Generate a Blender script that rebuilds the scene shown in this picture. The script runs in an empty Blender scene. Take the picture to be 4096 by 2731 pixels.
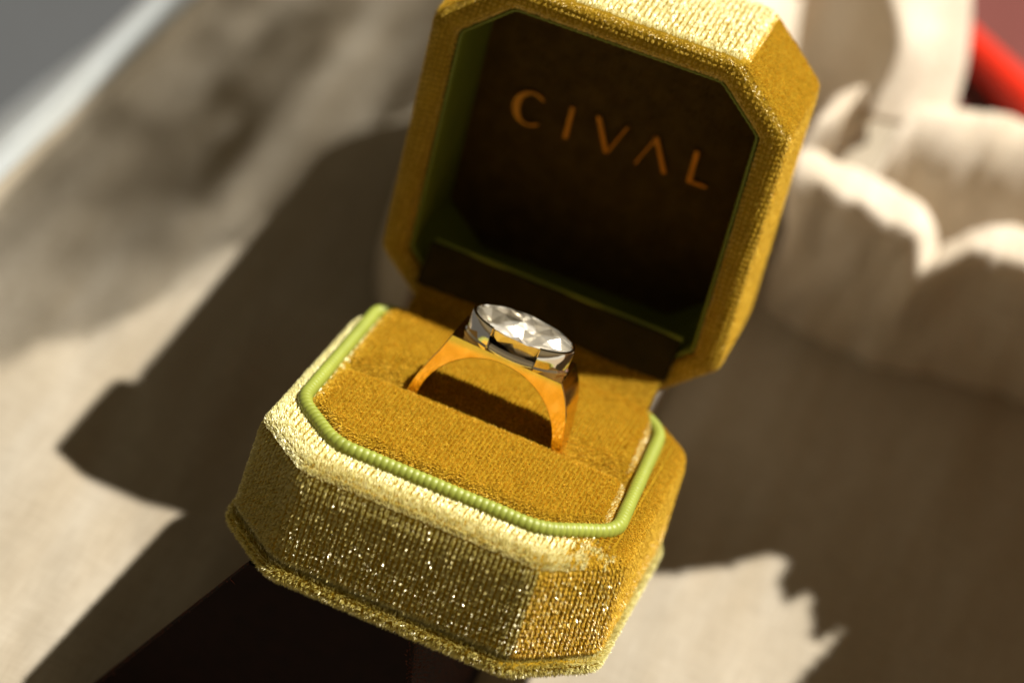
import bpy, math
import numpy as np
from mathutils import Matrix, Vector

# ------------------------------------------------------------------ camera, sky, sun
S = 0.00085                     # one modelling unit (about a millimetre) in metres
scn = bpy.context.scene
col = scn.collection
CAM = np.array([53.8755, -286.1862, 341.0944])
RW = np.array([[0.918021389, 0.350079919, 0.186227762],
               [0.373308753, -0.604658457, -0.703582773],
               [-0.133706009, 0.71542449, -0.685777298]])     # right, down, forward
cd = bpy.data.cameras.new('camera')
cam = bpy.data.objects.new('camera', cd)
col.objects.link(cam)
M = Matrix.Identity(4)
for i in range(3):
    M[i][0] = RW[0][i]; M[i][1] = -RW[1][i]; M[i][2] = -RW[2][i]; M[i][3] = CAM[i] * S
cam.matrix_world = M
cd.sensor_width = 36; cd.lens = 11678.85 / 4096 * 36
cd.clip_start = 0.01; cd.clip_end = 20
cd.dof.use_dof = True
cd.dof.focus_distance = 399 * S
cd.dof.aperture_fstop = 11.0
scn.camera = cam

SUN = Vector((0.40, 0.30, 0.90)).normalized()
w = bpy.data.worlds.new('World'); scn.world = w; w.use_nodes = True
nt = w.node_tree; nt.nodes.clear()
sky = nt.nodes.new('ShaderNodeTexSky'); sky.sky_type = 'NISHITA'; sky.sun_disc = False
sky.sun_elevation = math.asin(SUN.z); sky.sun_rotation = math.atan2(SUN.x, SUN.y)
bg = nt.nodes.new('ShaderNodeBackground'); bg.inputs[1].default_value = 0.05
wo = nt.nodes.new('ShaderNodeOutputWorld')
hs = nt.nodes.new('ShaderNodeHueSaturation'); hs.inputs['Saturation'].default_value = .35
mx = nt.nodes.new('ShaderNodeMix'); mx.data_type = 'RGBA'; mx.blend_type = 'MULTIPLY'; mx.inputs[0].default_value = 1
mx.inputs[7].default_value = (.60, .455, .255, 1)
nt.links.new(sky.outputs[0], hs.inputs['Color']); nt.links.new(hs.outputs[0], mx.inputs[6]); nt.links.new(mx.outputs[2], bg.inputs[0]); nt.links.new(bg.outputs[0], wo.inputs[0])
sd = bpy.data.lights.new('sun', 'SUN'); sd.energy = 5.0; sd.angle = math.radians(1.0); sd.color = (1, .95, .86)
sun = bpy.data.objects.new('sun', sd); col.objects.link(sun)
sun.rotation_euler = SUN.to_track_quat('Z', 'Y').to_euler()
sun.location = (0.3, 0.2, 0.7)
scn.view_settings.view_transform = 'Standard'; scn.view_settings.look = 'None'
scn.view_settings.exposure = 0.85; scn.view_settings.gamma = 1

rng = np.random.default_rng(7)

# ------------------------------------------------------------------ materials
def mat(name):
    m = bpy.data.materials.new(name); m.use_nodes = True
    t = m.node_tree; b = t.nodes['Principled BSDF']
    return m, t, b

def N(t, kind, **kw):
    n = t.nodes.new(kind)
    for k, v in kw.items():
        if k.startswith('i_'):
            key = k[2:].replace('_', ' ')
            n.inputs[key].default_value = v
        else:
            setattr(n, k, v)
    return n

def coords(t, scale=(1, 1, 1), rot=(0, 0, 0)):
    tc = N(t, 'ShaderNodeTexCoord'); mp = N(t, 'ShaderNodeMapping')
    mp.inputs['Scale'].default_value = scale; mp.inputs['Rotation'].default_value = rot
    t.links.new(tc.outputs['Object'], mp.inputs['Vector'])
    return mp.outputs['Vector']

def ramp(t, fac, stops):
    r = N(t, 'ShaderNodeValToRGB')
    e = r.color_ramp.elements
    while len(e) < len(stops): e.new(0.5)
    for el, (p, c) in zip(e, stops):
        el.position = p; el.color = (*c, 1)
    t.links.new(fac, r.inputs[0])
    return r.outputs[0]

U = 1 / S      # texture scale so that 1 = one modelling unit

def velvet(name, dark, light, rough=.9, sheen=.4):
    m, t, b = mat(name)
    n = N(t, 'ShaderNodeTexNoise', i_Scale=.35, i_Detail=4.0)
    t.links.new(coords(t, (U, U, U)), n.inputs['Vector'])
    t.links.new(ramp(t, n.outputs['Fac'], [(.3, dark), (.7, light)]), b.inputs['Base Color'])
    b.inputs['Roughness'].default_value = rough
    b.inputs['Sheen Weight'].default_value = sheen
    b.inputs['Sheen Roughness'].default_value = .35
    b.inputs['Sheen Tint'].default_value = (1, .9, .55, 1)
    b.inputs['Specular IOR Level'].default_value = .1
    return m

def fibre(name, dark, light, rough=.38, ior=2.2):
    m, t, b = mat(name)
    n = N(t, 'ShaderNodeTexNoise', i_Scale=1.3, i_Detail=3.0)
    t.links.new(coords(t, (U, U, U)), n.inputs['Vector'])
    t.links.new(ramp(t, n.outputs['Fac'], [(.3, dark), (.7, light)]), b.inputs['Base Color'])
    b.inputs['Roughness'].default_value = rough
    b.inputs['IOR'].default_value = ior
    b.inputs['Specular Tint'].default_value = (1, .95, .74, 1)
    tr = N(t, 'ShaderNodeBsdfTranslucent'); mixs = N(t, 'ShaderNodeMixShader'); mixs.inputs[0].default_value = .25
    out = [q for q in t.nodes if q.type == 'OUTPUT_MATERIAL'][0]
    t.links.new(b.inputs['Base Color'].links[0].from_socket, tr.inputs['Color'])
    t.links.new(b.outputs[0], mixs.inputs[1]); t.links.new(tr.outputs[0], mixs.inputs[2]); t.links.new(mixs.outputs[0], out.inputs['Surface'])
    return m

def linen(name, c1, c2, thread=.9, bump=.5):
    m, t, b = mat(name)
    a = N(t, 'ShaderNodeTexNoise', i_Scale=1.0, i_Detail=2.0)
    t.links.new(coords(t, (U * 2.6 * thread, U * .22, U * 1.2)), a.inputs['Vector'])
    c = N(t, 'ShaderNodeTexNoise', i_Scale=1.0, i_Detail=2.0)
    t.links.new(coords(t, (U * .22, U * 2.6 * thread, U * 1.2)), c.inputs['Vector'])
    ad = N(t, 'ShaderNodeMath', operation='ADD')
    t.links.new(a.outputs['Fac'], ad.inputs[0]); t.links.new(c.outputs['Fac'], ad.inputs[1])
    hf = N(t, 'ShaderNodeMath', operation='MULTIPLY'); hf.inputs[1].default_value = .5
    t.links.new(ad.outputs[0], hf.inputs[0])
    big = N(t, 'ShaderNodeTexNoise', i_Scale=1.0, i_Detail=3.0)
    t.links.new(coords(t, (U * .12, U * .02, U * .05), (0, 0, .12)), big.inputs['Vector'])
    mul = N(t, 'ShaderNodeMix'); mul.data_type = 'RGBA'; mul.blend_type = 'MULTIPLY'; mul.inputs[0].default_value = 1
    t.links.new(ramp(t, hf.outputs[0], [(.36, c1), (.64, c2)]), mul.inputs[6])
    t.links.new(ramp(t, big.outputs['Fac'], [(.3, (.86, .82, .75)), (.66, (1, 1, 1))]), mul.inputs[7])
    t.links.new(mul.outputs[2], b.inputs['Base Color'])
    bp = N(t, 'ShaderNodeBump', i_Strength=bump, i_Distance=.25 * S)
    t.links.new(hf.outputs[0], bp.inputs['Height']); t.links.new(bp.outputs[0], b.inputs['Normal'])
    b.inputs['Roughness'].default_value = .9
    b.inputs['Sheen Weight'].default_value = .1
    b.inputs['Specular IOR Level'].default_value = .2
    return m

def metal(name, c, rough, bump=.1):
    m, t, b = mat(name)
    b.inputs['Base Color'].default_value = (*c, 1); b.inputs['Metallic'].default_value = 1
    n = N(t, 'ShaderNodeTexNoise', i_Scale=.5, i_Detail=5.0)
    t.links.new(coords(t, (U, U, U)), n.inputs['Vector'])
    mr = N(t, 'ShaderNodeMapRange')
    mr.inputs['To Min'].default_value = rough * .6; mr.inputs['To Max'].default_value = rough * 1.5
    t.links.new(n.outputs['Fac'], mr.inputs['Value']); t.links.new(mr.outputs[0], b.inputs['Roughness'])
    bp = N(t, 'ShaderNodeBump', i_Strength=bump, i_Distance=.05 * S)
    t.links.new(n.outputs['Fac'], bp.inputs['Height']); t.links.new(bp.outputs[0], b.inputs['Normal'])
    return m

def plain(name, c, rough=.5, spec=.5):
    m, t, b = mat(name)
    n = N(t, 'ShaderNodeTexNoise', i_Scale=.2, i_Detail=4.0)
    t.links.new(coords(t, (U, U, U)), n.inputs['Vector'])
    d = tuple(x * .85 for x in c)
    t.links.new(ramp(t, n.outputs['Fac'], [(.3, d), (.7, c)]), b.inputs['Base Color'])
    b.inputs['Roughness'].default_value = rough; b.inputs['Specular IOR Level'].default_value = spec
    return m

m_vel = velvet('gold_velvet', (.19, .110, .003), (.25, .15, .006), sheen=.08)
m_fib = fibre('gold_velvet_pile', (.42, .34, .05), (.62, .53, .16), .34, 3.3)
m_sunlit_fib = fibre('sunlit_velvet_pile', (.74, .675, .25), (.92, .875, .48), .42, 2.9)  # paler copy of the same pile, sunlight on rims and lid put into colour
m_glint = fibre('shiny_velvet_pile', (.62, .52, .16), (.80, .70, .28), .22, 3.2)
m_pad_dim_fib = fibre('cushion_and_dimmed_pile', (.66, .415, .022), (.84, .58, .062))  # deeper copy; on rim, sides and lid a lighting tone put into colour
m_cord = plain('green_cord', (.25, .285, .038), .48, .5)
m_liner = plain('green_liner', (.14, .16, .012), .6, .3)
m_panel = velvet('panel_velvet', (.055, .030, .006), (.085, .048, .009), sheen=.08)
m_letter = metal('gold_foil', (.35, .155, .025), .42)
m_gold = metal('yellow_gold', (1.0, .66, .22), .10, .01)
m_white_gold = metal('white_gold', (.86, .76, .63), .05)
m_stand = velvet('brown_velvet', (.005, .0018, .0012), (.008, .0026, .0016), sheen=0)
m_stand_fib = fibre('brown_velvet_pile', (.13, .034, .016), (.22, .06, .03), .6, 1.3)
m_linen = linen('beige_linen', (.275, .240, .185), (.335, .297, .235))
m_crumple = linen('cream_linen', (.62, .545, .435), (.80, .735, .63))
t_ = m_crumple.node_tree; b_ = t_.nodes['Principled BSDF']
tr_ = N(t_, 'ShaderNodeBsdfTranslucent'); tr_.inputs['Color'].default_value = (.60, .39, .20, 1)
ms_ = N(t_, 'ShaderNodeMixShader'); ms_.inputs[0].default_value = .26
t_.links.new(b_.outputs[0], ms_.inputs[1]); t_.links.new(tr_.outputs[0], ms_.inputs[2])
t_.links.new(ms_.outputs[0], [q for q in t_.nodes if q.type == 'OUTPUT_MATERIAL'][0].inputs['Surface'])
m_white = linen('white_cotton', (.30, .325, .335), (.38, .405, .41))
m_pink = linen('dusty_pink_fabric', (.11, .030, .026), (.14, .040, .035))
m_red = plain('red_lacquer', (.62, .022, .006), .35, .5)

m_diamond = bpy.data.materials.new('clear_stone'); m_diamond.use_nodes = True
t_ = m_diamond.node_tree; t_.nodes.clear()
fr_ = N(t_, 'ShaderNodeFresnel'); fr_.inputs['IOR'].default_value = 2.2
tp_ = N(t_, 'ShaderNodeBsdfTransparent'); gl_ = N(t_, 'ShaderNodeBsdfGlossy'); gl_.inputs['Roughness'].default_value = .01
mx_ = N(t_, 'ShaderNodeMixShader'); ou_ = N(t_, 'ShaderNodeOutputMaterial')
t_.links.new(fr_.outputs[0], mx_.inputs[0]); t_.links.new(tp_.outputs[0], mx_.inputs[1]); t_.links.new(gl_.outputs[0], mx_.inputs[2]); t_.links.new(mx_.outputs[0], ou_.inputs[0])
m_facet, t_, b_ = mat('stone_facets')
g2_ = N(t_, 'ShaderNodeBsdfGlossy'); g2_.inputs['Roughness'].default_value = .30; g2_.inputs['Color'].default_value = (.97, .94, .87, 1)
mm_ = N(t_, 'ShaderNodeMixShader'); mm_.inputs[0].default_value = .42
t_.links.new(b_.outputs[0], mm_.inputs[1]); t_.links.new(g2_.outputs[0], mm_.inputs[2])
t_.links.new(mm_.outputs[0], [q for q in t_.nodes if q.type == 'OUTPUT_MATERIAL'][0].inputs['Surface'])
b_.inputs['Base Color'].default_value = (.95, .89, .77, 1); b_.inputs['Metallic'].default_value = .70; b_.inputs['Roughness'].default_value = .03

# ------------------------------------------------------------------ mesh helpers
def link(name, V, F, m, parent=None, smooth=True, sharp=None):
    me = bpy.data.meshes.new(name)
    me.from_pydata([tuple(x) for x in (np.asarray(V, float) * S)], [], [tuple(int(i) for i in f) for f in F])
    me.materials.append(m)
    me.update()
    if smooth: me.polygons.foreach_set('use_smooth', [True] * len(me.polygons))
    if smooth and sharp: me.set_sharp_from_angle(angle=math.radians(sharp))
    o = bpy.data.objects.new(name, me); col.objects.link(o)
    if parent: o.parent = parent
    return o

def tag(o, label=None, cat=None, group=None, kind=None):
    if label: o['label'] = label
    if cat: o['category'] = cat
    if group: o['group'] = group
    if kind: o['kind'] = kind
    return o

def octo(xl, xr, y0, y1, c, rad=1.2, seg=4, m=14):
    """rounded octagon outline, fixed point count, anticlockwise. c = 4 chamfers as (cx, cy): front-left, front-right, back-right, back-left"""
    fl, fr, br, bl = c
    P = [(xl + fl[0], y0), (xr - fr[0], y0), (xr, y0 + fr[1]), (xr, y1 - br[1]), (xr - br[0], y1), (xl + bl[0], y1), (xl, y1 - bl[1]), (xl, y0 + fl[1])]
    P = np.array(P, float); n = len(P); out = []
    corners = []
    for i in range(n):
        a, b, d = P[i - 1], P[i], P[(i + 1) % n]
        u = (a - b) / np.linalg.norm(a - b); v = (d - b) / np.linalg.norm(d - b)
        r = min(rad, .45 * np.linalg.norm(a - b), .45 * np.linalg.norm(d - b))
        arc = []
        for k in range(seg + 1):
            s = k / seg
            arc.append(b + u * r * (1 - s) ** 2 + v * r * s ** 2)
        corners.append(arc)
    for i in range(n):
        out += corners[i]
        p, q = corners[i][-1], corners[(i + 1) % n][0]
        for k in range(1, m): out.append(p + (q - p) * k / m)
    return np.array(out)

def loft(rings, close=True, cap0=False, cap1=False):
    n = len(rings[0]); V = np.concatenate(rings); F = []
    for j in range(len(rings) - 1):
        for i in range(n if close else n - 1):
            k = (i + 1) % n
            F.append((j * n + i, j * n + k, (j + 1) * n + k, (j + 1) * n + i))
    if cap0: F.append(tuple(range(n - 1, -1, -1)))
    if cap1: F.append(tuple(range((len(rings) - 1) * n, len(rings) * n)))
    return V, F

def ring3(P2, z): return np.column_stack([P2, np.full(len(P2), float(z))])

def catmull(P, k):
    P = np.asarray(P, float); n = len(P); out = []
    for i in range(n - 1):
        p0 = P[max(i - 1, 0)]; p1 = P[i]; p2 = P[i + 1]; p3 = P[min(i + 2, n - 1)]
        for s in np.arange(k) / k:
            out.append(.5 * ((2 * p1) + (-p0 + p2) * s + (2 * p0 - 5 * p1 + 4 * p2 - p3) * s * s + (-p0 + 3 * p1 - 3 * p2 + p3) * s ** 3))
    out.append(P[-1]); return np.array(out)

def sheet(rows, ku, kv):
    """smooth surface through a grid of control points -> V, F"""
    R = np.array([catmull(r, ku) for r in rows])             # rows x u x 3
    G = np.array([catmull(R[:, i], kv) for i in range(R.shape[1])])   # u x v x 3
    nu, nv = G.shape[:2]
    F = [(i * nv + j, i * nv + j + 1, (i + 1) * nv + j + 1, (i + 1) * nv + j) for i in range(nu - 1) for j in range(nv - 1)]
    return G.reshape(-1, 3), F

def merge(parts):
    V = []; F = []; o = 0
    for v, f in parts:
        V.append(np.asarray(v, float)); F += [tuple(i + o for i in q) for q in f]; o += len(v)
    return np.concatenate(V), F

def hash2(ix, iy, seed):
    h = np.sin(ix * 127.1 + iy * 311.7 + seed * 74.7) * 43758.5453
    return h - np.floor(h)

def vnoise(x, y, seed=0):
    x = np.asarray(x, float); y = np.asarray(y, float)
    ix = np.floor(x); iy = np.floor(y); fx = x - ix; fy = y - iy
    fx = fx * fx * (3 - 2 * fx); fy = fy * fy * (3 - 2 * fy)
    a = hash2(ix, iy, seed); b = hash2(ix + 1, iy, seed); c = hash2(ix, iy + 1, seed); d = hash2(ix + 1, iy + 1, seed)
    return (a * (1 - fx) + b * fx) * (1 - fy) + (c * (1 - fx) + d * fx) * fy - .5

def nap(parent, V, F, lean, density, length=.6, width=.055, pitch=(.85, .85), snap=.5, spread=.24, m=None, keep=None, bend=.35, seed=1):
    """velvet pile: many short tapered fibres standing on a surface, in tufts along the weave"""
    r = np.random.default_rng(seed)
    V = np.asarray(V, float)
    T = []
    for f in F:
        for k in range(1, len(f) - 1): T.append((f[0], f[k], f[k + 1]))
    T = np.array(T); A, B, C = V[T[:, 0]], V[T[:, 1]], V[T[:, 2]]
    n = np.cross(B - A, C - A); ar = np.linalg.norm(n, axis=1); ok = ar > 1e-9
    A, B, C, n, ar = A[ok], B[ok], C[ok], n[ok], ar[ok]
    n = n / ar[:, None]
    if keep is not None:
        k = keep((A + B + C) / 3, n); A, B, C, n, ar = A[k], B[k], C[k], n[k], ar[k]
    num = int(ar.sum() * .5 * density)
    i = r.choice(len(ar), num, p=ar / ar.sum())
    s = np.sqrt(r.random(num))[:, None]; t = r.random(num)[:, None]
    P = A[i] * (1 - s) + B[i] * s * (1 - t) + C[i] * s * t
    n = n[i]
    up = np.where(np.abs(n[:, 2:3]) > .8, np.array([[0, 1., 0]]), np.array([[0, 0, 1.]]))
    e1 = np.cross(up, n); e1 /= np.linalg.norm(e1, axis=1)[:, None]; e2 = np.cross(n, e1)
    u = (P * e1).sum(1); v = (P * e2).sum(1)
    su = pitch[0] * np.round(u / pitch[0]) + r.normal(0, .16 * pitch[0], num)
    sv = pitch[1] * np.round(v / pitch[1]) + r.normal(0, .16 * pitch[1], num)
    sn = snap * np.where(np.abs(n[:, 2]) < .2, 1, np.where(np.abs(n[:, 2]) > .985, .75, .12))
    P = P + e1 * ((su - u) * sn)[:, None] + e2 * ((sv - v) * sn)[:, None]
    # tufts share a lean
    tu = np.round(u / pitch[0]); tv = np.round(v / pitch[1])
    tl = np.column_stack([hash2(tu, tv, 1), hash2(tu, tv, 2), hash2(tu, tv, 3)]) - .5
    L = lean(P, n) if callable(lean) else np.asarray(lean, float)[None, :]
    L = np.broadcast_to(L, n.shape); L = L - n * (L * n).sum(1)[:, None]
    d = n + L + tl * spread * 1.4 + r.normal(0, spread, (num, 3)) * .6
    d /= np.linalg.norm(d, axis=1)[:, None]
    d2 = d + L * bend - n * .1; d2 /= np.linalg.norm(d2, axis=1)[:, None]
    sdir = np.cross(d, r.normal(0, 1, (num, 3))); sdir /= np.linalg.norm(sdir, axis=1)[:, None]
    ln = length * (.6 + .7 * r.random(num))[:, None]; wd = width * (.7 + .6 * r.random(num))[:, None]
    p0 = P - n * .06; p1 = P + d * ln * .55; p2 = p1 + d2 * ln * .5
    Q = np.empty((num, 5, 3))
    Q[:, 0] = p0 - sdir * wd; Q[:, 1] = p0 + sdir * wd; Q[:, 2] = p1 + sdir * wd * .9; Q[:, 3] = p1 - sdir * wd * .9; Q[:, 4] = p2
    Q = (Q * S).reshape(-1, 3)
    base = np.arange(num)[:, None] * 5
    loops = (base + np.array([[0, 1, 2, 3, 3, 2, 4]])).ravel()
    starts = (np.arange(num)[:, None] * 7 + np.array([[0, 4]])).ravel()
    me = bpy.data.meshes.new('velvet_pile')
    me.vertices.add(len(Q)); me.vertices.foreach_set('co', Q.ravel())
    me.loops.add(len(loops)); me.loops.foreach_set('vertex_index', loops.astype(np.int32))
    me.polygons.add(len(starts)); me.polygons.foreach_set('loop_start', starts.astype(np.int32))
    try: me.polygons.foreach_set('loop_total', np.tile([4, 3], num).astype(np.int32))
    except Exception: pass
    me.update(calc_edges=True)
    me.polygons.foreach_set('use_smooth', [True] * len(me.polygons))
    me.materials.append(m or m_fib)
    o = bpy.data.objects.new('velvet_pile', me); col.objects.link(o); o.parent = parent
    o['kind'] = 'stuff'
    return o

# ------------------------------------------------------------------ frames
ALPHA = math.radians(18.0); Z0 = 49.1204
box = bpy.data.objects.new('ring_box', None); col.objects.link(box)
box.empty_display_size = .01
box.location = (0, 0, Z0 * S); box.rotation_euler = (-ALPHA, 0, 0)
tag(box, 'open octagonal gold velvet ring box with green ribbed cord, lid standing up', 'ring box')
ca, sa = math.cos(ALPHA), math.sin(ALPHA)
def to_world(P):
    P = np.asarray(P, float)
    return np.column_stack([P[:, 0], P[:, 1] * ca + P[:, 2] * sa, -P[:, 1] * sa + P[:, 2] * ca + Z0])
def from_world(P):
    P = np.asarray(P, float); z = P[:, 2] - Z0
    return np.column_stack([P[:, 0], P[:, 1] * ca - z * sa, P[:, 1] * sa + z * ca])

# ------------------------------------------------------------------ table and cloths (world frame)
def grid(xs, ys, fz):
    X, Y = np.meshgrid(xs, ys, indexing='ij'); Z = fz(X, Y); nx, ny = X.shape
    V = np.column_stack([X.ravel(), Y.ravel(), Z.ravel()])
    F = [(i * ny + j, (i + 1) * ny + j, (i + 1) * ny + j + 1, i * ny + j + 1) for i in range(nx - 1) for j in range(ny - 1)]
    return V, F

def white_z(X, Y):
    d = np.clip(-108 + (Y - 58) * .1 - X, 0, None)
    drop = np.where(d < 11, d * d / 11 * .88, 11 * .88 + (d - 11) * 1.76)
    return -3.2 - np.clip(drop, 0, 200) + .8 * vnoise(X / 14, Y / 26, 5)
V, F = grid(np.concatenate([np.linspace(-700, -180, 10), np.linspace(-175, -90, 90), np.linspace(-80, 700, 30)]), np.linspace(-500, 900, 90), white_z)
o = link('tablecloth', V, F, m_white); tag(o, 'cool white cotton tablecloth showing at the far left corner beyond the linen', 'tablecloth')

V, F = grid(np.linspace(-2500, 2500, 12), np.linspace(-2500, 2500, 12), lambda X, Y: X * 0 - 160)
o = link('floor', V, F, plain('grey_floor', (.040, .043, .046), .8)); o['kind'] = 'structure'

def linen_z(X, Y):
    z = 1.5 * vnoise(X / 13 + .05 * Y, Y / 70, 1) + .7 * vnoise(X / 5 + .03 * Y, Y / 40, 2) + .5 * vnoise(X / 9, Y / 9, 3)
    e = np.clip((X - (-104.5 + (Y - 58) * .1)) / 5, 0, 1)
    z = z * np.clip(e, .3, 1) + 2.4 * np.exp(-((e - .35) / .3) ** 2)
    return z - .4
ss = np.concatenate([np.linspace(0, 8, 12), np.linspace(9.5, 190, 150), np.linspace(200, 420, 20)])
tt = np.linspace(-260, 176, 150)
X, Y = np.meshgrid(ss, tt, indexing='ij'); X = X - 104.5 + (Y - 58) * .1
Z = linen_z(X, Y); nx, ny = X.shape
V = np.column_stack([X.ravel(), Y.ravel(), Z.ravel()])
F = [(i * ny + j, (i + 1) * ny + j, (i + 1) * ny + j + 1, i * ny + j + 1) for i in range(nx - 1) for j in range(ny - 1)]
o = link('linen_cloth', V, F, m_linen)
md = o.modifiers.new('thickness', 'SOLIDIFY'); md.thickness = 1.0 * S; md.offset = -1
tag(o, 'flat beige linen cloth under the ring box, sunlit patches and long shadows on it', 'cloth')

V, F = grid(np.linspace(-60, 500, 60), np.linspace(168, 560, 40), lambda X, Y: -2.4 + .7 * vnoise(X / 18, Y / 18, 9))
o = link('pink_cloth', V, F, m_pink); tag(o, 'dusty pink fabric in the far top right corner behind the red bar', 'cloth')

def tube(path, rad, n=20, capped=True):
    path = np.asarray(path, float); rad = np.broadcast_to(rad, len(path)); rings = []
    for i, p in enumerate(path):
        t = path[min(i + 1, len(path) - 1)] - path[max(i - 1, 0)]; t /= np.linalg.norm(t)
        a = np.cross(t, [0, 0, 1.]); a /= np.linalg.norm(a); b = np.cross(a, t)
        th = np.arange(n) / n * 2 * np.pi
        rings.append(p + rad[i] * (np.cos(th)[:, None] * a + np.sin(th)[:, None] * b))
    return loft(rings, True, capped, capped)
pth = [np.array([38.2, 193.5, 3.2]) + np.array([.80, -.60, 0]) * s for s in np.linspace(-7, 110, 30)]
V, F = tube(pth, [3.2 + 1.1 * min(1, k / 6) for k in range(30)], 24)
o = link('red_bar', V, F, m_red, sharp=40); tag(o, 'glossy bright red bar lying behind the cream crumpled cloth, top right', 'bar')

# crumpled cloth: ruffled edge, roll, standing fold, heap behind the lid and an added unseen shade sheet to the right
def prof(ridge, sect, soft=99):
    rd = np.array(ridge, float); sm = rd.copy()
    for _ in range(6):
        t = sm.copy(); t[1:-1] = (sm[:-2] + 2 * sm[1:-1] + sm[2:]) / 4; sm = t
    out = []
    for i, s_ in enumerate(sect):
        k = np.clip((i - soft) / 2.0, 0, 1)
        out.append([tuple(p) for p in rd * (1 - k) + sm * k + np.array(s_, float)])
    return out
def prof_plain(ridge, sect):
    return [[np.array(p) + np.array(s) for p in ridge] for s in sect]
parts = []
R = [(26, 116, 40), (22.6, 112.5, 38.5), (21.2, 109.5, 35.6), (21.5, 107.3, 33.2), (25, 105.8, 30.9), (30.7, 106, 30.1), (36.4, 106.3, 29.2), (41.3, 106.5, 28.3), (45.2, 105.6, 26.4),
     (47.7, 102.8, 23.0), (49.6, 104.6, 25.0), (52.9, 107.1, 27.0), (57.3, 109.3, 28.2), (62.2, 109.5, 27.7), (69, 110.7, 27.4), (80, 113, 27), (95, 115, 25)]
parts.append(sheet(prof(R, [(3, 14, -20), (2, 10, -12), (1, 7.0, -4.5), (.5, 5.0, -1.0), (0, 2.2, 0.1), (-.4, -1.6, -.2), (-.8, -4.4, -1.6), (-1, -5.8, -5), (-1, -6.0, -12), (-1.2, -6.0, -20), (-1.4, -6.0, -27), (-1.5, -6.0, -34)], 7), 5, 4))
C = [(33.5, 121, 24.5), (34.4, 126.3, 28.6), (34.9, 128.8, 31.1), (38.7, 130.4, 32.1), (44.8, 131.8, 32.3), (50, 133.2, 32.8), (55.3, 134.4, 33), (61.2, 136, 33.6), (75, 139, 34), (95, 142, 33)]
parts.append(sheet(prof(C, [(2, 22, -32), (2, 17, -18), (1, 9, -6), (.4, 4, -1.2), (0, 0, 0), (-.3, -2.2, -.6), (-.6, -4.4, -2.4), (-.8, -6.2, -5.8), (-1, -7.4, -11), (-1, -8, -17), (0, -8.5, -27)]), 5, 4))
B0 = [(6, 158, 34), (9, 151, 22), (12, 146, 12), (14.5, 141, 8), (19.5, 137, 3), (22, 131, -2)]
B0 = B0[:1] + B0[2:]
B1 = [(12, 152, 60), (16, 141, 40), (20, 136.5, 34), (25, 131.5, 28), (26, 124.5, 19)]
B2 = [(16.5, 147, 70), (19.6, 138.7, 54.6), (23.5, 133.4, 48.3), (28.5, 128.6, 42.4), (28.6, 121, 32)]
B3 = [(21, 150, 70), (24.5, 141, 54.5), (28, 136.5, 48), (32, 132, 41.8), (31.5, 124, 31)]
B4 = [(25, 154, 66), (28.5, 148, 49.5), (31.5, 142.5, 43.5), (34.5, 137, 38.5), (35, 129, 29)]
B5 = [(29, 157, 65), (33.2, 153, 49.5), (36.2, 149, 43.5), (38.2, 144, 37), (40, 136, 27)]
B6 = [(31, 166, 58), (34.5, 161, 42), (37.5, 156, 36), (40, 150, 29), (42, 141, 20)]
parts.append(sheet([B0, B1, B2, B3, B4, B5, B6], 6, 5))
rows = []
for y, xb, xc, h in ((59.3, -30, -23.4, 89), (61, -33, -24, 88), (66, -36, -27.1, 80), (75, -40, -30.9, 70), (88, -43, -36.1, 56), (100, -44, -40.2, 45), (112, -45, -42.6, 36), (130, -40, -36, 18), (150, -40, -36, 12), (185, -40, -36, 10)):
    rows.append([(xb, y, -1), (xb + .5 * (xc - xb) - 1, y, h * .5), (xc, y, h), (xc + 8, y, h + 1), (-12, y, h - 2), (2, y, h - 4), (10, y, h * .7), (14, y, -1)])
parts.append(sheet(rows, 6, 6))
V, F = merge(parts)
V = V + np.clip((V[:, 0:1] - 5) / 10, .12, 1) * np.column_stack([.6 * vnoise(V[:, 1] / 4, V[:, 2] / 4 + V[:, 0] / 6, 11), 1.3 * vnoise(V[:, 0] / 3.2, V[:, 2] / 9, 12) + .7 * vnoise(V[:, 0] / 1.3, V[:, 2] / 6, 15), .5 * vnoise(V[:, 0] / 1.2, V[:, 1] / 4, 16) + 1.0 * vnoise(V[:, 0] / 3.0, V[:, 1] / 5, 13)])
# unseen sheet added out to the right; its jagged edge throws the shade
zt = 100
shade_edge = [(55, 125), (56, 100), (57, 82), (60, 66), (66, 63.5), (70, 66), (74, 67.5), (78, 72.5), (82, 75), (86, 80.5), (89, 81), (90, 75), (92.5, 72), (95, 76.5), (97, 71), (98.5, 66), (102, 71), (100.5, 64), (98.5, 57), (97, 48), (95, 38), (93, 24), (94, 8), (96, -10), (175, -10), (175, 140), (120, 135), (101, 131), (89, 128), (81, 125.5), (74, 126.3), (66, 126.3)]
shade_edge = [q for q in shade_edge if not (q[1] > 124 and q[0] < 125)]
edge = [(x + .444 * (zt - z), y - 4.0 + .333 * (zt - z + 1.6)) for x, y, z in R[3:]]
shade_edge = shade_edge + [(175, 140)] * 0 + [(150, edge[-1][1] + 3)] + edge[::-1] + [(55, edge[0][1] - .5)]
shade_edge = np.array(shade_edge, float)
def inside(x, y, P):
    r = np.zeros(x.shape, bool); n = len(P)
    for i in range(n):
        (x1, y1), (x2, y2) = P[i], P[i - 1]
        if y1 == y2: continue
        r ^= ((y1 > y) != (y2 > y)) & (x < (x2 - x1) * (y - y1) / (y2 - y1) + x1)
    return r
gx = np.arange(52, 176.1, .8); gy = np.arange(-12, 143, .8)
X, Y = np.meshgrid(gx, gy, indexing='ij')
Z = zt + 2.5 * vnoise(X / 16, Y / 12, 21) + 1.0 * vnoise(X / 5, Y / 5, 22) + .06 * np.clip(X - 105, 0, None)
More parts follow.
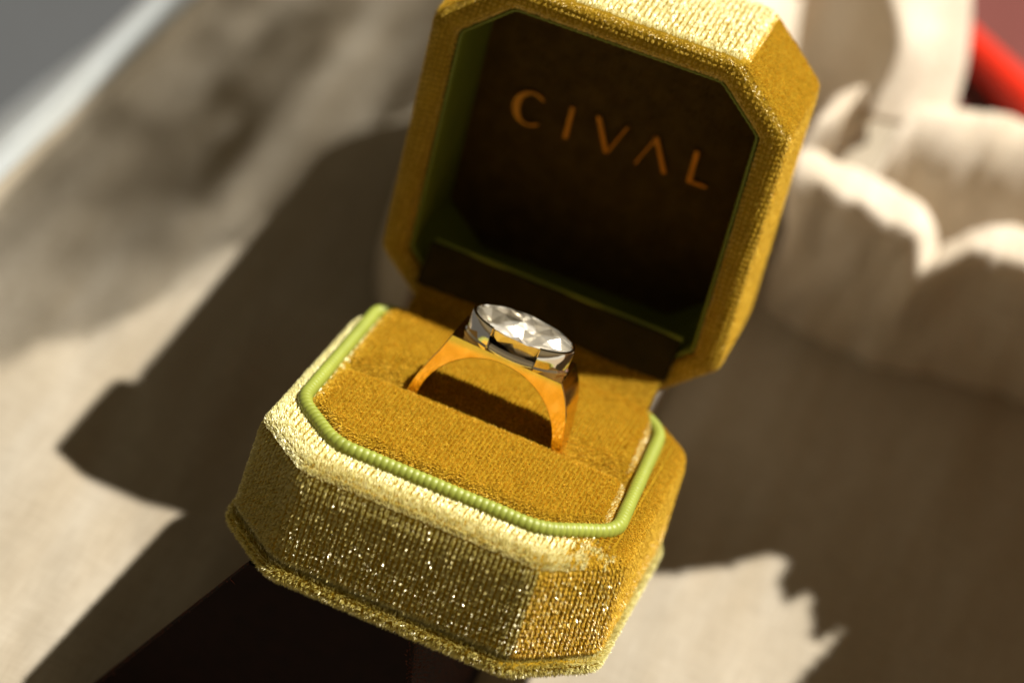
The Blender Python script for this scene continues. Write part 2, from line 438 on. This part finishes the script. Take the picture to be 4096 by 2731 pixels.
ins = inside(X + .4 + 0.55 * vnoise(X / 1.6, Y / 1.6, 23), Y + .4 + .55 * vnoise(X / 1.6, Y / 1.6, 24), shade_edge)
ny = len(gy)
Fg = [(i * ny + j, (i + 1) * ny + j, (i + 1) * ny + j + 1, i * ny + j + 1) for i in range(len(gx) - 1) for j in range(ny - 1) if ins[i, j]]
Vg = np.column_stack([X.ravel(), Y.ravel(), Z.ravel()])
used = np.unique(np.array(Fg)); mp_ = -np.ones(len(Vg), int); mp_[used] = np.arange(len(used))
Fg = [tuple(mp_[list(q)]) for q in Fg]; Vg = Vg[used]
drop = sheet([[(174.5, y, zt + 4), (181, y, zt - 4), (185, y + 2, zt * .6), (188, y, zt * .3), (190, y, -1)] for y in np.linspace(-10, 131, 12)], 5, 3)
V, F = merge([(V, F), (Vg, Fg), drop])
o = link('crumpled_cloth', V, F, m_crumple)
md = o.modifiers.new('thickness', 'SOLIDIFY'); md.thickness = .5 * S; md.offset = 0
tag(o, 'cream linen cloth crumpled into ruffles behind the right side of the lid, with an added unseen sheet for shade', 'cloth')
# unseen threads added overhead to shade the linen: half the light comes through
Vt = []; Ft = []
def thread(P, wd):
    P = np.asarray(P, float); o_ = len(Vt)
    t = np.gradient(P, axis=0); sdv = np.column_stack([-t[:, 1], t[:, 0], 0 * t[:, 0]]); sdv /= np.linalg.norm(sdv, axis=1)[:, None]
    for p, q, w_ in zip(P, sdv, wd): Vt.extend([p - q * w_, p + q * w_, p + np.array([0, 0, w_[0]])])
    for k in range(len(P) - 1):
        for a, b in ((0, 1), (1, 2), (2, 0)): Ft.append((o_ + 3 * k + a, o_ + 3 * k + b, o_ + 3 * k + 3 + b, o_ + 3 * k + 3 + a))
ZW = 150
def wright(y):            # right edge of the weave
    return np.interp(y, [50, 56, 70, 88, 110, 139, 200], [-38, -26, -18, -4, 8, 16, 30])
for x in np.arange(-35, 28, .5):
    ya = float(np.interp(x, [-40, -26, -18, -4, 4, 9, 26], [48, 56, 70, 88, 110, 139, 200])) + 10 * vnoise(np.array([x / 6.]), np.array([1.]), 55)[0] + 7 * rng.random()
    yy = np.linspace(ya, 205, 60)
    n_ = vnoise(np.full(60, x / 11), yy / 9, 51); g_ = vnoise(np.full(60, x / 7), yy / 34, 54) + .35 * vnoise(np.full(60, x / 5), yy / 9, 56)
    thread(np.column_stack([x + .8 * n_, yy, ZW + 3 * vnoise(np.full(60, x / 12), yy / 14, 52)]), np.clip((.15 + .12 * g_) * np.interp(yy, [50, 100, 140], [.5, .85, 1.25]), .03, .25)[:, None])
for y in np.arange(52, 205, 1.1):
    xx = np.linspace(-35, float(wright(y)) - 3 * rng.random(), 50)
    g_ = .7 * vnoise(xx / 8, np.full(50, y / 30), 57)
    thread(np.column_stack([xx, y + 2.2 * vnoise(xx / 9, np.full(50, y / 8), 53), ZW + 3 * vnoise(xx / 12, np.full(50, y / 14), 52)]), np.clip((.17 + .26 * g_) * np.interp(y, [50, 100, 140], [.45, .85, 1.3]), .02, .4)[:, None])
o2 = link('shade_weave', np.array(Vt), Ft, m_crumple, o); o2['kind'] = 'stuff'

# ------------------------------------------------------------------ brown stand under the box
Bq = []
top = from_world  # noqa
def stand_ring(zf, xl, xr, yf, yb):
    return np.array([(xl, yf, zf(yf)), (xr, yf, zf(yf)), (xr, yb, zf(yb)), (xl, yb, zf(yb))], float)
def wplane(y): return 0
st_top = to_world(np.array([(-21.5, -27.6, -18.75), (3.5, -27.6, -18.75), (3.5, 12, -18.75), (-12, 12, -18.75)], float))
st_bot = np.array([(-43.5, st_top[0][1] - 5, -.2), (10, st_top[0][1] - 4, -.2), (8, 22, -.2), (-14, 22, -.2)], float)
V = []; F = []
nst = 14
for k in range(nst + 1):
    s = k / nst
    V += [tuple(st_top[j] * (1 - s) + st_bot[j] * s) for j in range(4)]
V = np.array(V)
rings = [V[k * 4:(k + 1) * 4] for k in range(nst + 1)]
rr = []
for q in rings:      # round the corners of the outline
    pts = []
    for j in range(4):
        a, b, d = q[j - 1], q[j], q[(j + 1) % 4]
        for e in (.06, .02): pts.append(b + (a - b) * e)
        for e in (.02, .06): pts.append(b + (d - b) * e)
        for e in (.3, .5, .7): pts.append(b + (d - b) * e)
    rr.append(np.array(pts))
V, F = loft(rr, True, True, True)
V = V - np.array([0, 0, 0])
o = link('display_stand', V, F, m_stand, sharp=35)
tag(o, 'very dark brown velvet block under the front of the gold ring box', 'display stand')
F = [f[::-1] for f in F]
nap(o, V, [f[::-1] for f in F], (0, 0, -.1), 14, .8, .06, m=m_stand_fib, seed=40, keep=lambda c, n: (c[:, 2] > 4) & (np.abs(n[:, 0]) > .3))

# ------------------------------------------------------------------ ring box base
A_ = 27.0; B_ = 28.5
CH = [(9.2, 9.0), (9.85, 10.0), (9.85, 10.0), (9.2, 9.0)]
def outline(d, rad=1.6):
    k = .586 * d
    ch = [(c[0] - k, c[1] - k) for c in CH]
    return octo(-A_ + d, A_ - d, -B_ + d, B_ - d, ch, rad)
def shell_nap_lean(P, n): return np.zeros_like(P)

prof_ = [(-16.2, .9), (-15.9, .2), (-15.0, -.2), (-11.5, -.1), (-7.0, 0), (-3.5, .05), (-2.0, .25), (-1.0, .75), (-.35, 1.5), (.0, 2.4), (.1, 3.4), (.05, 5.0), (-.6, 6.2), (-1.4, 6.8)]
rings = [ring3(outline(d, 1.6 if d < 3 else 2.0), z) for z, d in prof_]
V, F = loft(rings, True, False, True)
shell = link('base_shell', V, F, m_vel, box)
Fs = [f for f in F if len(f) == 4]
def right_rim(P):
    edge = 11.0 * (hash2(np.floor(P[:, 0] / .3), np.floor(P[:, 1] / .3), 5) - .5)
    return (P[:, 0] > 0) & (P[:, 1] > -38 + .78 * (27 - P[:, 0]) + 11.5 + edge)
def outside_cord(P):
    ax = np.abs(P[:, 0])
    return (ax > 22.9) | (P[:, 1] < -21.4) | (P[:, 1] > 21.5) | ((P[:, 1] < -13.5) & (ax > 22.9 - (-13.5 - P[:, 1])))
def lean_shell(P, n):
    L = np.zeros_like(P)
    topm = n[:, 2] > .35
    leftm = topm & ~right_rim(P)
    L[leftm] = (-.25, 1.45, 0)
    L[topm & ~leftm] = (.3, -1.2, 0)
    side = ~topm
    q = np.clip((-P[side, 2] - 1.5) / 10, 0, 1)
    L[side, 2] = -1.9 + 1.25 * q ** .7 + .5 * np.clip(-n[side, 0], 0, 1) * (1 - q)
    return L
nap(shell, V, Fs, lean_shell, 58, .52, .042, pitch=(.8, .8), seed=2, keep=lambda c, n: (n[:, 1] < .6) & (n[:, 2] <= .35) & (n[:, 0] < .4))
nap(shell, V, Fs, lean_shell, 54, .5, .042, pitch=(.8, .8), seed=32, m=m_pad_dim_fib, keep=lambda c, n: (n[:, 1] < .6) & (n[:, 2] <= .35) & (n[:, 0] >= .4))
nap(shell, V, Fs, (0, 0, -.66), 2.6, .62, .085, pitch=(.8, .8), snap=.9, spread=.16, seed=62, m=m_glint, keep=lambda c, n: (n[:, 1] < -.4) & (n[:, 0] > -.4) & (np.abs(n[:, 2]) < .3) & (c[:, 2] < -2.5 - 3 * hash2(np.floor(c[:, 0] * 3), np.floor(c[:, 2] * 3), 9)))
nap(shell, V, Fs, lean_shell, 64, .55, .042, seed=22, m=m_sunlit_fib, keep=lambda c, n: (n[:, 2] > .35) & ~right_rim(c) & outside_cord(c))
nap(shell, V, Fs, lean_shell, 58, .5, .042, seed=12, m=m_pad_dim_fib, keep=lambda c, n: (n[:, 2] > .35) & right_rim(c) & outside_cord(c))

prof_ = [(-18.7, 1.0), (-18.65, 0), (-18.3, -.6), (-17.7, -.85), (-17.1, -.8), (-16.6, -.45), (-16.4, .4), (-16.4, 1.6)]
rings = [ring3(outline(d, 1.8), z) for z, d in prof_]
V, F = loft(rings, True, True, False)
plate = link('base_plate', V, F, m_vel, box)
nap(plate, V, [f for f in F if len(f) == 4], (0, 0, -.1), 55, .6, .05, seed=3, spread=.4, keep=lambda c, n: (n[:, 1] < .6) & (c[:, 0] < 24))
nap(plate, V, [f for f in F if len(f) == 4], (0, 0, .2), 60, .6, .05, seed=13, spread=.4, m=m_sunlit_fib, keep=lambda c, n: (n[:, 1] < .6) & (c[:, 0] >= 24))

# green ribbed cord
path = np.array([(-17.5, 22.6), (-24.2, 21.6), (-23.6, -14.2), (-15.6, -22.0), (14.6, -22.1), (23.6, -14.6), (21.9, 18.6), (18.2, 21.6)])
def fillet(P, rad, seg=10):
    out = [P[0]]
    for i in range(1, len(P) - 1):
        a, b, d = P[i - 1], P[i], P[i + 1]
        u = (a - b) / np.linalg.norm(a - b); v = (d - b) / np.linalg.norm(d - b)
        for k in range(seg + 1):
            s = k / seg; out.append(b + u * rad * (1 - s) ** 2 + v * rad * s ** 2)
    out.append(P[-1]); return np.array(out)
pp = fillet(path, 3.0)
seg = np.linalg.norm(np.diff(pp, axis=0), axis=1); cum = np.concatenate([[0], np.cumsum(seg)])
nn = int(cum[-1] / .11); sarc = np.linspace(0, cum[-1], nn)
px = np.interp(sarc, cum, pp[:, 0]); py = np.interp(sarc, cum, pp[:, 1])
tx = np.gradient(px); ty = np.gradient(py); tl = np.hypot(tx, ty); tx /= tl; ty /= tl
# rib pitch is finer and crossed where the cord is stretched round the corners
ph = sarc / .92 + .25 * vnoise(sarc / 6, sarc * 0, 33)
nth = 16; th = np.arange(nth) / nth * 2 * np.pi; V = []
wob = .06 * vnoise(sarc / 4, sarc * 0, 31)
for i in range(nn):
    rib = abs(math.sin(math.pi * ph[i]))
    r = .92 + .13 * rib ** .7 + wob[i]
    nxn, nyn = -ty[i], tx[i]
    lag = .0
    for a in th:
        V.append((px[i] + nxn * r * math.cos(a) * 1.0, py[i] + nyn * r * math.cos(a), .5 + r * 1.15 * math.sin(a)))
V = np.array(V)
F = [(i * nth + k, i * nth + (k + 1) % nth, (i + 1) * nth + (k + 1) % nth, (i + 1) * nth + k) for i in range(nn - 1) for k in range(nth)]
F += [tuple(range(nth)), tuple(range((nn - 1) * nth, nn * nth))[::-1]]
link('trim_cord', V, F, m_cord, box)

# cushion in two halves with the slot between them
def xl_(y):
    return np.where(y < -13.6, -22.4 + (-13.6 - y) * 1.0, -22.4 - .02 * (y + 13))
def xr_(y):
    return np.where(y < -13.9, 22.4 - (-13.9 - y) * 1.16, 22.4 - .055 * (y + 13.9))
def half(y0, y1, slot_at, slotw, zedge, seed):
    s = np.linspace(0, 1, 44); s = .5 - .5 * np.cos(np.pi * s)
    ys = y0 + (y1 - y0) * s
    t = np.linspace(0, 1, 90); t = .65 * t + .35 * (.5 - .5 * np.cos(np.pi * t))
    Yg, Tg = np.meshgrid(ys, t, indexing='ij')
    L, Rr = xl_(Yg), xr_(Yg)
    X = L + (Rr - L) * Tg
    d = np.minimum(X - L, Rr - X)
    d = np.minimum(d, np.abs(Yg - (y0 if slot_at == y1 else y1)) if slot_at == y1 else 99)
    z = zedge + (1.75 - zedge) * (1 - np.exp(-np.clip(d, 0, None) / .55))
    ds = np.abs(Yg - slot_at)
    z -= (2.9) * np.exp(-(ds / slotw) ** 1.6)
    z += .22 * np.sin(np.clip((X + 22) / 44, 0, 1) * np.pi) + .25 * vnoise(X / 7, Yg / 7, seed)
    n1, n2 = X.shape
    V = np.column_stack([X.ravel(), Yg.ravel(), z.ravel()])
    F = [(i * n2 + j, i * n2 + j + 1, (i + 1) * n2 + j + 1, (i + 1) * n2 + j) for i in range(n1 - 1) for j in range(n2 - 1)]
    return V, F
for (y0, y1, sl, sw, sdv) in ((-20.6, -1.0, -1.0, .8, 41), (-.6, 21.5, -.6, 3.4, 43)):
    V, F = half(y0, y1, sl, sw, -1.2, sdv)
    cu = link('cushion', V, F, m_vel, box)
    nap(cu, V, F, (-.2, -.7, 0), 55, .48, .045, pitch=(.62, .5), snap=.62, spread=.3, seed=sdv, m=m_pad_dim_fib)
    nap(cu, V, F, (.1, .6, .3), 26, .45, .035, seed=sdv + 1, m=m_sunlit_fib, keep=lambda c, n: (n[:, 0] > .62) & (c[:, 2] > .2))

# hinge flap, rising from the cushion into the lid
rows = []
for (y, z) in ((17.5, 1.2), (20, 1.7), (22.5, 2.2), (24.8, 3.6), (26.4, 5.4)):
    hw = 18.6 + (.6 if z > 5 else 0)
    rows.append([(x, y + .25 * math.sin(x * .4), z) for x in np.linspace(-hw - 1.5, hw, 12)])
V, F = sheet(rows, 3, 4)
flap = link('hinge_flap', V, F, m_vel, box)
md = flap.modifiers.new('thickness', 'SOLIDIFY'); md.thickness = .8 * S; md.offset = 1
nap(flap, V, [q[::-1] for q in F], (-.2, -.7, 0), 50, .5, .045, pitch=(.55, .5), seed=5, m=m_pad_dim_fib)

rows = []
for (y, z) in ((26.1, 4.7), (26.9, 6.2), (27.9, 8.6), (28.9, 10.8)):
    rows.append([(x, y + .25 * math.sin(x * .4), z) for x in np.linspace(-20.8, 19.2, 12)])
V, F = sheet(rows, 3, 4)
flap_top = link('shaded_flap_top', V, F, velvet('flap_shade_velvet', (.020, .014, .003), (.030, .020, .004), sheen=0), box)  # upper flap in near-black velvet; its shade is put into the colour
md = flap_top.modifiers.new('thickness', 'SOLIDIFY'); md.thickness = .8 * S; md.offset = -1
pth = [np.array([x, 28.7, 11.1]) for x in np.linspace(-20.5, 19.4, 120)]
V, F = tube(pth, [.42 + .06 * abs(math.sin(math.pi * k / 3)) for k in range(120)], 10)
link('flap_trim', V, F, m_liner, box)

# ------------------------------------------------------------------ lid (its own frame: x, v up from the hinge, d into the lid)
XO, Y0, ZL, TL, LD = -.6944, 28.17, -.9935, -.12692, 20.65
YAW, ROL = -.004578, -.037232
def rotm(ax, a):
    c, s = math.cos(a), math.sin(a)
    return np.array({'x': [[1, 0, 0], [0, c, -s], [0, s, c]], 'y': [[c, 0, s], [0, 1, 0], [-s, 0, c]], 'z': [[c, -s, 0], [s, c, 0], [0, 0, 1]]}[ax])
RL = rotm('z', YAW) @ rotm('y', ROL) @ rotm('x', -TL)
def lid(P2, d):
    """outline (x, v) at depth d -> box frame"""
    P = np.column_stack([P2[:, 0], np.full(len(P2), float(d)), P2[:, 1]])
    return P @ RL.T + np.array([XO, Y0, ZL])
LB2 = 58.17
LCH = [(9.6, 8.85)] * 4
def lout(o, rad=1.5):
    k = .586 * o
    return octo(-A_ + o, A_ - o, o, LB2 - o, [(a - k, b - k) for a, b in LCH], rad)
prof_ = [(LD + .1, 4.0), (LD, 1.6), (LD - .5, .5), (LD - 1.6, 0), (12, -.1), (6, 0), (1.8, .05), (.8, .3), (.2, 1.0), (-.05, 1.9), (.0, 3.0), (.35, 3.75), (1.2, 4.05), (2.0, 4.1)]
rings = [lid(lout(o_, 1.4 if o_ < 3 else .8), d) for d, o_ in prof_]
V, F = loft(rings, True, True, False)
lsh = link('lid_shell', V, F, m_vel, box)
Vc = V
def lean_lid(P, n):
    L = np.zeros_like(P); L[:] = (0, -.1, -1.5)
    L[(n[:, 2] > .3) & (n[:, 2] < .9)] = (.2, -.9, 0)
    up = n[:, 2] > .8
    L[up] = (-.2, 1.45, 0)
    return L
def keep_lid(c, n): return (n[:, 1] < -.2) | (n[:, 2] > .2) | (n[:, 0] > .8)
nap(lsh, V, [f for f in F if len(f) == 4], lean_lid, 50, .50, .042, seed=6, m=m_sunlit_fib, keep=lambda c, n: n[:, 2] > .88)
nap(lsh, V, [f for f in F if len(f) == 4], lean_lid, 44, .38, .042, seed=16, m=m_pad_dim_fib, keep=lambda c, n: keep_lid(c, n) & (n[:, 2] <= .88) & (n[:, 1] > -.6))
nap(lsh, V, [f for f in F if len(f) == 4], lambda P, n: np.tile([0, 0, -2.6], (len(P), 1)), 40, .26, .04, seed=26, m=m_pad_dim_fib, spread=.12, bend=.1, keep=lambda c, n: n[:, 1] <= -.6)

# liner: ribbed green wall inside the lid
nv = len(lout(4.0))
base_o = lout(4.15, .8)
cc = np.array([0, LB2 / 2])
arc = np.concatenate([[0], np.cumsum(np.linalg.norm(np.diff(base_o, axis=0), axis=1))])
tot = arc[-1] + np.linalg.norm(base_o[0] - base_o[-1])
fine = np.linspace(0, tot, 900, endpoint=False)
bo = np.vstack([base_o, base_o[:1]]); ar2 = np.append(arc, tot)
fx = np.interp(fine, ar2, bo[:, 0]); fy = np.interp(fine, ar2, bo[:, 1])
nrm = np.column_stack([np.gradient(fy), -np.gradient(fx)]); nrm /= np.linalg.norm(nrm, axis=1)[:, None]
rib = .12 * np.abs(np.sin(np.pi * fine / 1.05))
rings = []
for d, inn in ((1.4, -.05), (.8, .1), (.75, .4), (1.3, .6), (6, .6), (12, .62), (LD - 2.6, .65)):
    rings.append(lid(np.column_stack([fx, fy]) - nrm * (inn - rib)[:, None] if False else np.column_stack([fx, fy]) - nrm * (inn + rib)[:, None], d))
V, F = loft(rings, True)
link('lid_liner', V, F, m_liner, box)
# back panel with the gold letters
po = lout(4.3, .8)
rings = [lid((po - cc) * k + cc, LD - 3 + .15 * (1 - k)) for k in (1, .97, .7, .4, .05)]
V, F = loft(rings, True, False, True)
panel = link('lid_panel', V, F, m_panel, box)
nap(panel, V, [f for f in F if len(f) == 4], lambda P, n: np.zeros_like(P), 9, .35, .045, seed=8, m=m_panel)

def extrude(polys, d0, d1):
    """flat closed outlines in (x, v), as thin foil between depths d0 (front) and d1"""
    V = []; F = []
    for P in polys:
        P = np.asarray(P, float); n = len(P); o_ = len(V)
        a = lid(P, d0); b = lid(P, d1)
        V += [tuple(x) for x in a] + [tuple(x) for x in b]
        F.append(tuple(o_ + i for i in range(n))); F.append(tuple(o_ + n + i for i in range(n - 1, -1, -1)))
        F += [(o_ + i, o_ + n + i, o_ + n + (i + 1) % n, o_ + (i + 1) % n) for i in range(n)]
    return V, F
def stroke(a, b, w1, cut=0):
    a = np.array(a, float); b = np.array(b, float)
    return [(a[0] - w1 / 2, a[1]), (a[0] + w1 / 2, a[1]), (b[0] + w1 / 2, b[1]), (b[0] - w1 / 2, b[1])]
lo, hi = 28.0, 33.4
letters = {}
cx_, cy_, ro = -13.3, (lo + hi) / 2, 2.85
ang = np.radians(np.linspace(48, 312, 34))
thick = .30 + .30 * np.clip(-np.cos(ang), 0, 1)
outer = [(cx_ + ro * math.cos(a), cy_ + ro * math.sin(a)) for a in ang]
inner = [(cx_ + (ro - 2 * t) * math.cos(a) , cy_ + (ro - t * 1.1) * math.sin(a)) for a, t in zip(ang, thick)]
Cs = []
for i in range(len(ang) - 1): Cs.append([outer[i], outer[i + 1], inner[i + 1], inner[i]])
letters['c'] = Cs
letters['i'] = [stroke((-7.05, lo), (-7.05, hi), .72)]
letters['v'] = [stroke((-2.95, hi), (-.45, lo), .74), stroke((1.75, hi), (-.35, lo), .33)]
letters['a'] = [stroke((4.2, lo), (6.35, hi), .33), stroke((6.25, hi), (8.85, lo), .74)]
letters['l'] = [stroke((12.75, lo), (12.75, hi), .72), [(13.2, lo), (15.5, lo), (15.5, lo + .42), (13.2, lo + .42)]]
for k, polys in letters.items():
    V, F = extrude(polys, LD - 3.55, LD - 3.25)
    link('letter', V, F, m_letter, panel, smooth=False)

# ------------------------------------------------------------------ ring
ring = bpy.data.objects.new('ring', None); col.objects.link(ring); ring.empty_display_size = .005
ring.location = box.location; ring.rotation_euler = box.rotation_euler
tag(ring, 'gold ring with a large oval diamond standing in the slot of the velvet cushion', 'ring')
outerP = [(-8.6, 12.15), (8.23, 11.52), (9.29, 9.7), (10.28, 7.2), (10.82, 4.28), (11.15, 1.36), (11.2, -.9), (10.6, -4), (8.6, -8), (4.5, -11.3), (-.6, -12.4), (-5.7, -11.3), (-9.8, -8), (-11.8, -4), (-12.35, -.9), (-12.27, 1.84), (-11.72, 3.98), (-10.89, 6.46), (-9.71, 9.07)]
zc = .35; xc = -.6; ri = 10.25
def dens(P, k):
    P = np.array(P, float); n = len(P)
    right = catmull(P[1:], k)          # shoulder round the bottom to the left
    right = np.vstack([right, catmull(np.array([P[-1], P[0]]), k)[1:]])
    topl = np.array([P[0] + (P[1] - P[0]) * s for s in np.linspace(0, 1, 25)])[1:-1]
    return np.vstack([right, topl])
ow = dens(outerP, 5)
def cen(q): return math.atan2(q[1] - zc, q[0] - xc)
iw = np.array([(xc + ri * math.cos(cen(q)), zc + ri * 1.02 * math.sin(cen(q))) for q in ow])
def yf(z): return -1.0
def yb(z): return np.interp(z, [-12, 0, 4, 9, 12], [3.6, 4.0, 4.6, 6.4, 7.0])
bev = .22
cnt = (ow + iw) / 2
def shrink(P, k):
    d = cnt - P; L = np.linalg.norm(d, axis=1)[:, None]; return P + d / L * k
seqs = []
def row(P, fy): return np.column_stack([P[:, 0], [fy(z) for z in P[:, 1]], P[:, 1]])
for P, k, f in ((iw, .12, lambda z: -1.0), (ow, .14, lambda z: -1.0), (ow, .04, lambda z: -.95), (ow, 0, lambda z: -.82), (ow, 0, lambda z: yb(z) - .18), (ow, .16, lambda z: yb(z)), (iw, .1, lambda z: yb(z)), (iw, 0, lambda z: yb(z) - .1), (iw, 0, lambda z: -.88)):
    seqs.append(row(shrink(P, k) if k else P, f))
seqs.append(seqs[0])
V, F = loft(seqs, True)
link('band', V, F, m_gold, ring, sharp=14)

SX, SY, SZ, SA, SB = .12, 3.0, 15.2, 7.35, 4.35     # stone centre, half sizes
ROLL = -.037
def ringf(P):      # slight roll of the head with the band
    P = np.asarray(P, float).copy(); c, s = math.cos(-ROLL), math.sin(-ROLL)
    x = P[:, 0] - SX; z = P[:, 2] - 11.8
    P[:, 0] = SX + x * c + z * s; P[:, 2] = 11.8 - x * s + z * c
    return P
def oval(k, z, n, off=0., k2=None):
    a = (np.arange(n) + off) / n * 2 * np.pi
    return np.column_stack([SX + SA * k * np.cos(a), SY + SB * (k2 or k) * np.sin(a), np.full(n, z)])
nf = 16
r_ = [oval(.56, SZ + 1.15, nf // 2, .5), oval(.80, SZ + .82, nf // 2, 0.), oval(1, SZ + .16, nf, .0), oval(1, SZ - .12, nf, 0.)]
V = list(np.concatenate(r_)); F = []
h = nf // 2
T0, K0, G0, H0 = 0, h, 2 * h, 2 * h + nf
F.append(tuple(range(h)))
for i in range(h):
    j = (i + 1) % h
    F.append((T0 + i, K0 + i, K0 + j)[::1]) if False else None
    # star facet: table edge between T(i-1) and T(i) above K(i)
    F.append((T0 + (i - 1) % h, K0 + i, T0 + i))
    # kite: T(i), K(i), G(2i+1), K(i+1)
    F.append((T0 + i, K0 + i, G0 + 2 * i + 1)); F.append((T0 + i, G0 + 2 * i + 1, K0 + j))
    # upper girdle facets
    F.append((K0 + i, G0 + 2 * i, G0 + 2 * i + 1)); F.append((K0 + i, G0 + (2 * i - 1) % nf, G0 + 2 * i))
for i in range(nf):
    F.append((G0 + i, H0 + i, H0 + (i + 1) % nf, G0 + (i + 1) % nf))
import bmesh
o = link('diamond', ringf(np.array(V)), F, m_diamond, ring, smooth=False)
bm = bmesh.new(); bm.from_mesh(o.data); bmesh.ops.recalc_face_normals(bm, faces=bm.faces); bm.to_mesh(o.data); bm.free()

dia = o
# the pavilion seen through the table: rings of tilted facets
r2 = np.random.default_rng(5)
rgs = []; nq = 14
for j, (k, z) in enumerate(((.62, -2.6), (.86, -1.15), (.995, -.14), (.985, -.02), (.78, -.95), (.50, -1.35), (.2, -2.3))):
    q = oval(k, SZ + z, nq, .5 * (j % 2)); jt = 0 if j in (2, 3) else 1
    q[:, 2] += jt * r2.normal(0, .42, nq); q[:, :2] += jt * r2.normal(0, .25, (nq, 2)); rgs.append(q)
V = np.concatenate(rgs); F = []
for j in range(6):
    for i in range(nq):
        a, b = j * nq + i, j * nq + (i + 1) % nq
        c, d = (j + 1) * nq + i, (j + 1) * nq + (i + 1) % nq
        if j % 2 == 0: F += [(a, b, c), (b, d, c)]
        else: F += [(a, d, c), (a, b, d)]
F.append(tuple(range(6 * nq, 7 * nq)))
link('pavilion', ringf(V), F, m_facet, dia, smooth=False)

# bezel: a cup round each end of the stone
def cup(a0, a1, n=40):
    sec = [(1.0, 11.75), (1.09, 11.75), (1.11, 12.2), (1.07, 12.5), (1.08, 13.5), (1.085, SZ - .05), (1.07, SZ + .12), (1.03, SZ + .18), (.99, SZ + .17), (1.0, SZ + .05), (1.01, SZ - .1), (1.0, SZ - .6)]
    a = np.linspace(a0, a1, n); rows_ = []
    for k, z in sec:
        g = (k - 1) * SB * 1.15
        rows_.append(np.column_stack([SX + (SA + g) * np.cos(a), SY + (SB + g) * np.sin(a), np.full(n, z)]))
    rows_ = [ringf(q) for q in rows_]
    m_ = len(sec); V = np.concatenate(rows_)
    F = [(j * n + i, j * n + i + 1, ((j + 1) % m_) * n + i + 1, ((j + 1) % m_) * n + i) for j in range(m_) for i in range(n - 1)]
    F.append(tuple(j * n for j in range(m_))[::-1]); F.append(tuple(j * n + n - 1 for j in range(m_)))
    return V, F
for a0, a1 in ((math.radians(180 - 62), math.radians(180 + 62)), (math.radians(-62), math.radians(62))):
    V, F = cup(a0, a1)
    o = link('bezel', V, F, m_white_gold, ring, sharp=35)
# gallery rail below the stone
a = np.linspace(0, 2 * np.pi, 72, endpoint=False)
rows_ = []
for k, z in ((.72, 11.7), (.96, 11.7), (.97, 12.5), (.93, 12.85), (.84, 12.8), (.72, 12.3)):
    rows_.append(ringf(np.column_stack([SX + SA * k * np.cos(a), SY + SB * k * np.sin(a), np.full(72, z)])))
V, F = loft(rows_ + [rows_[0]], True)
link('gallery_rail', V, F, m_white_gold, ring, sharp=35)
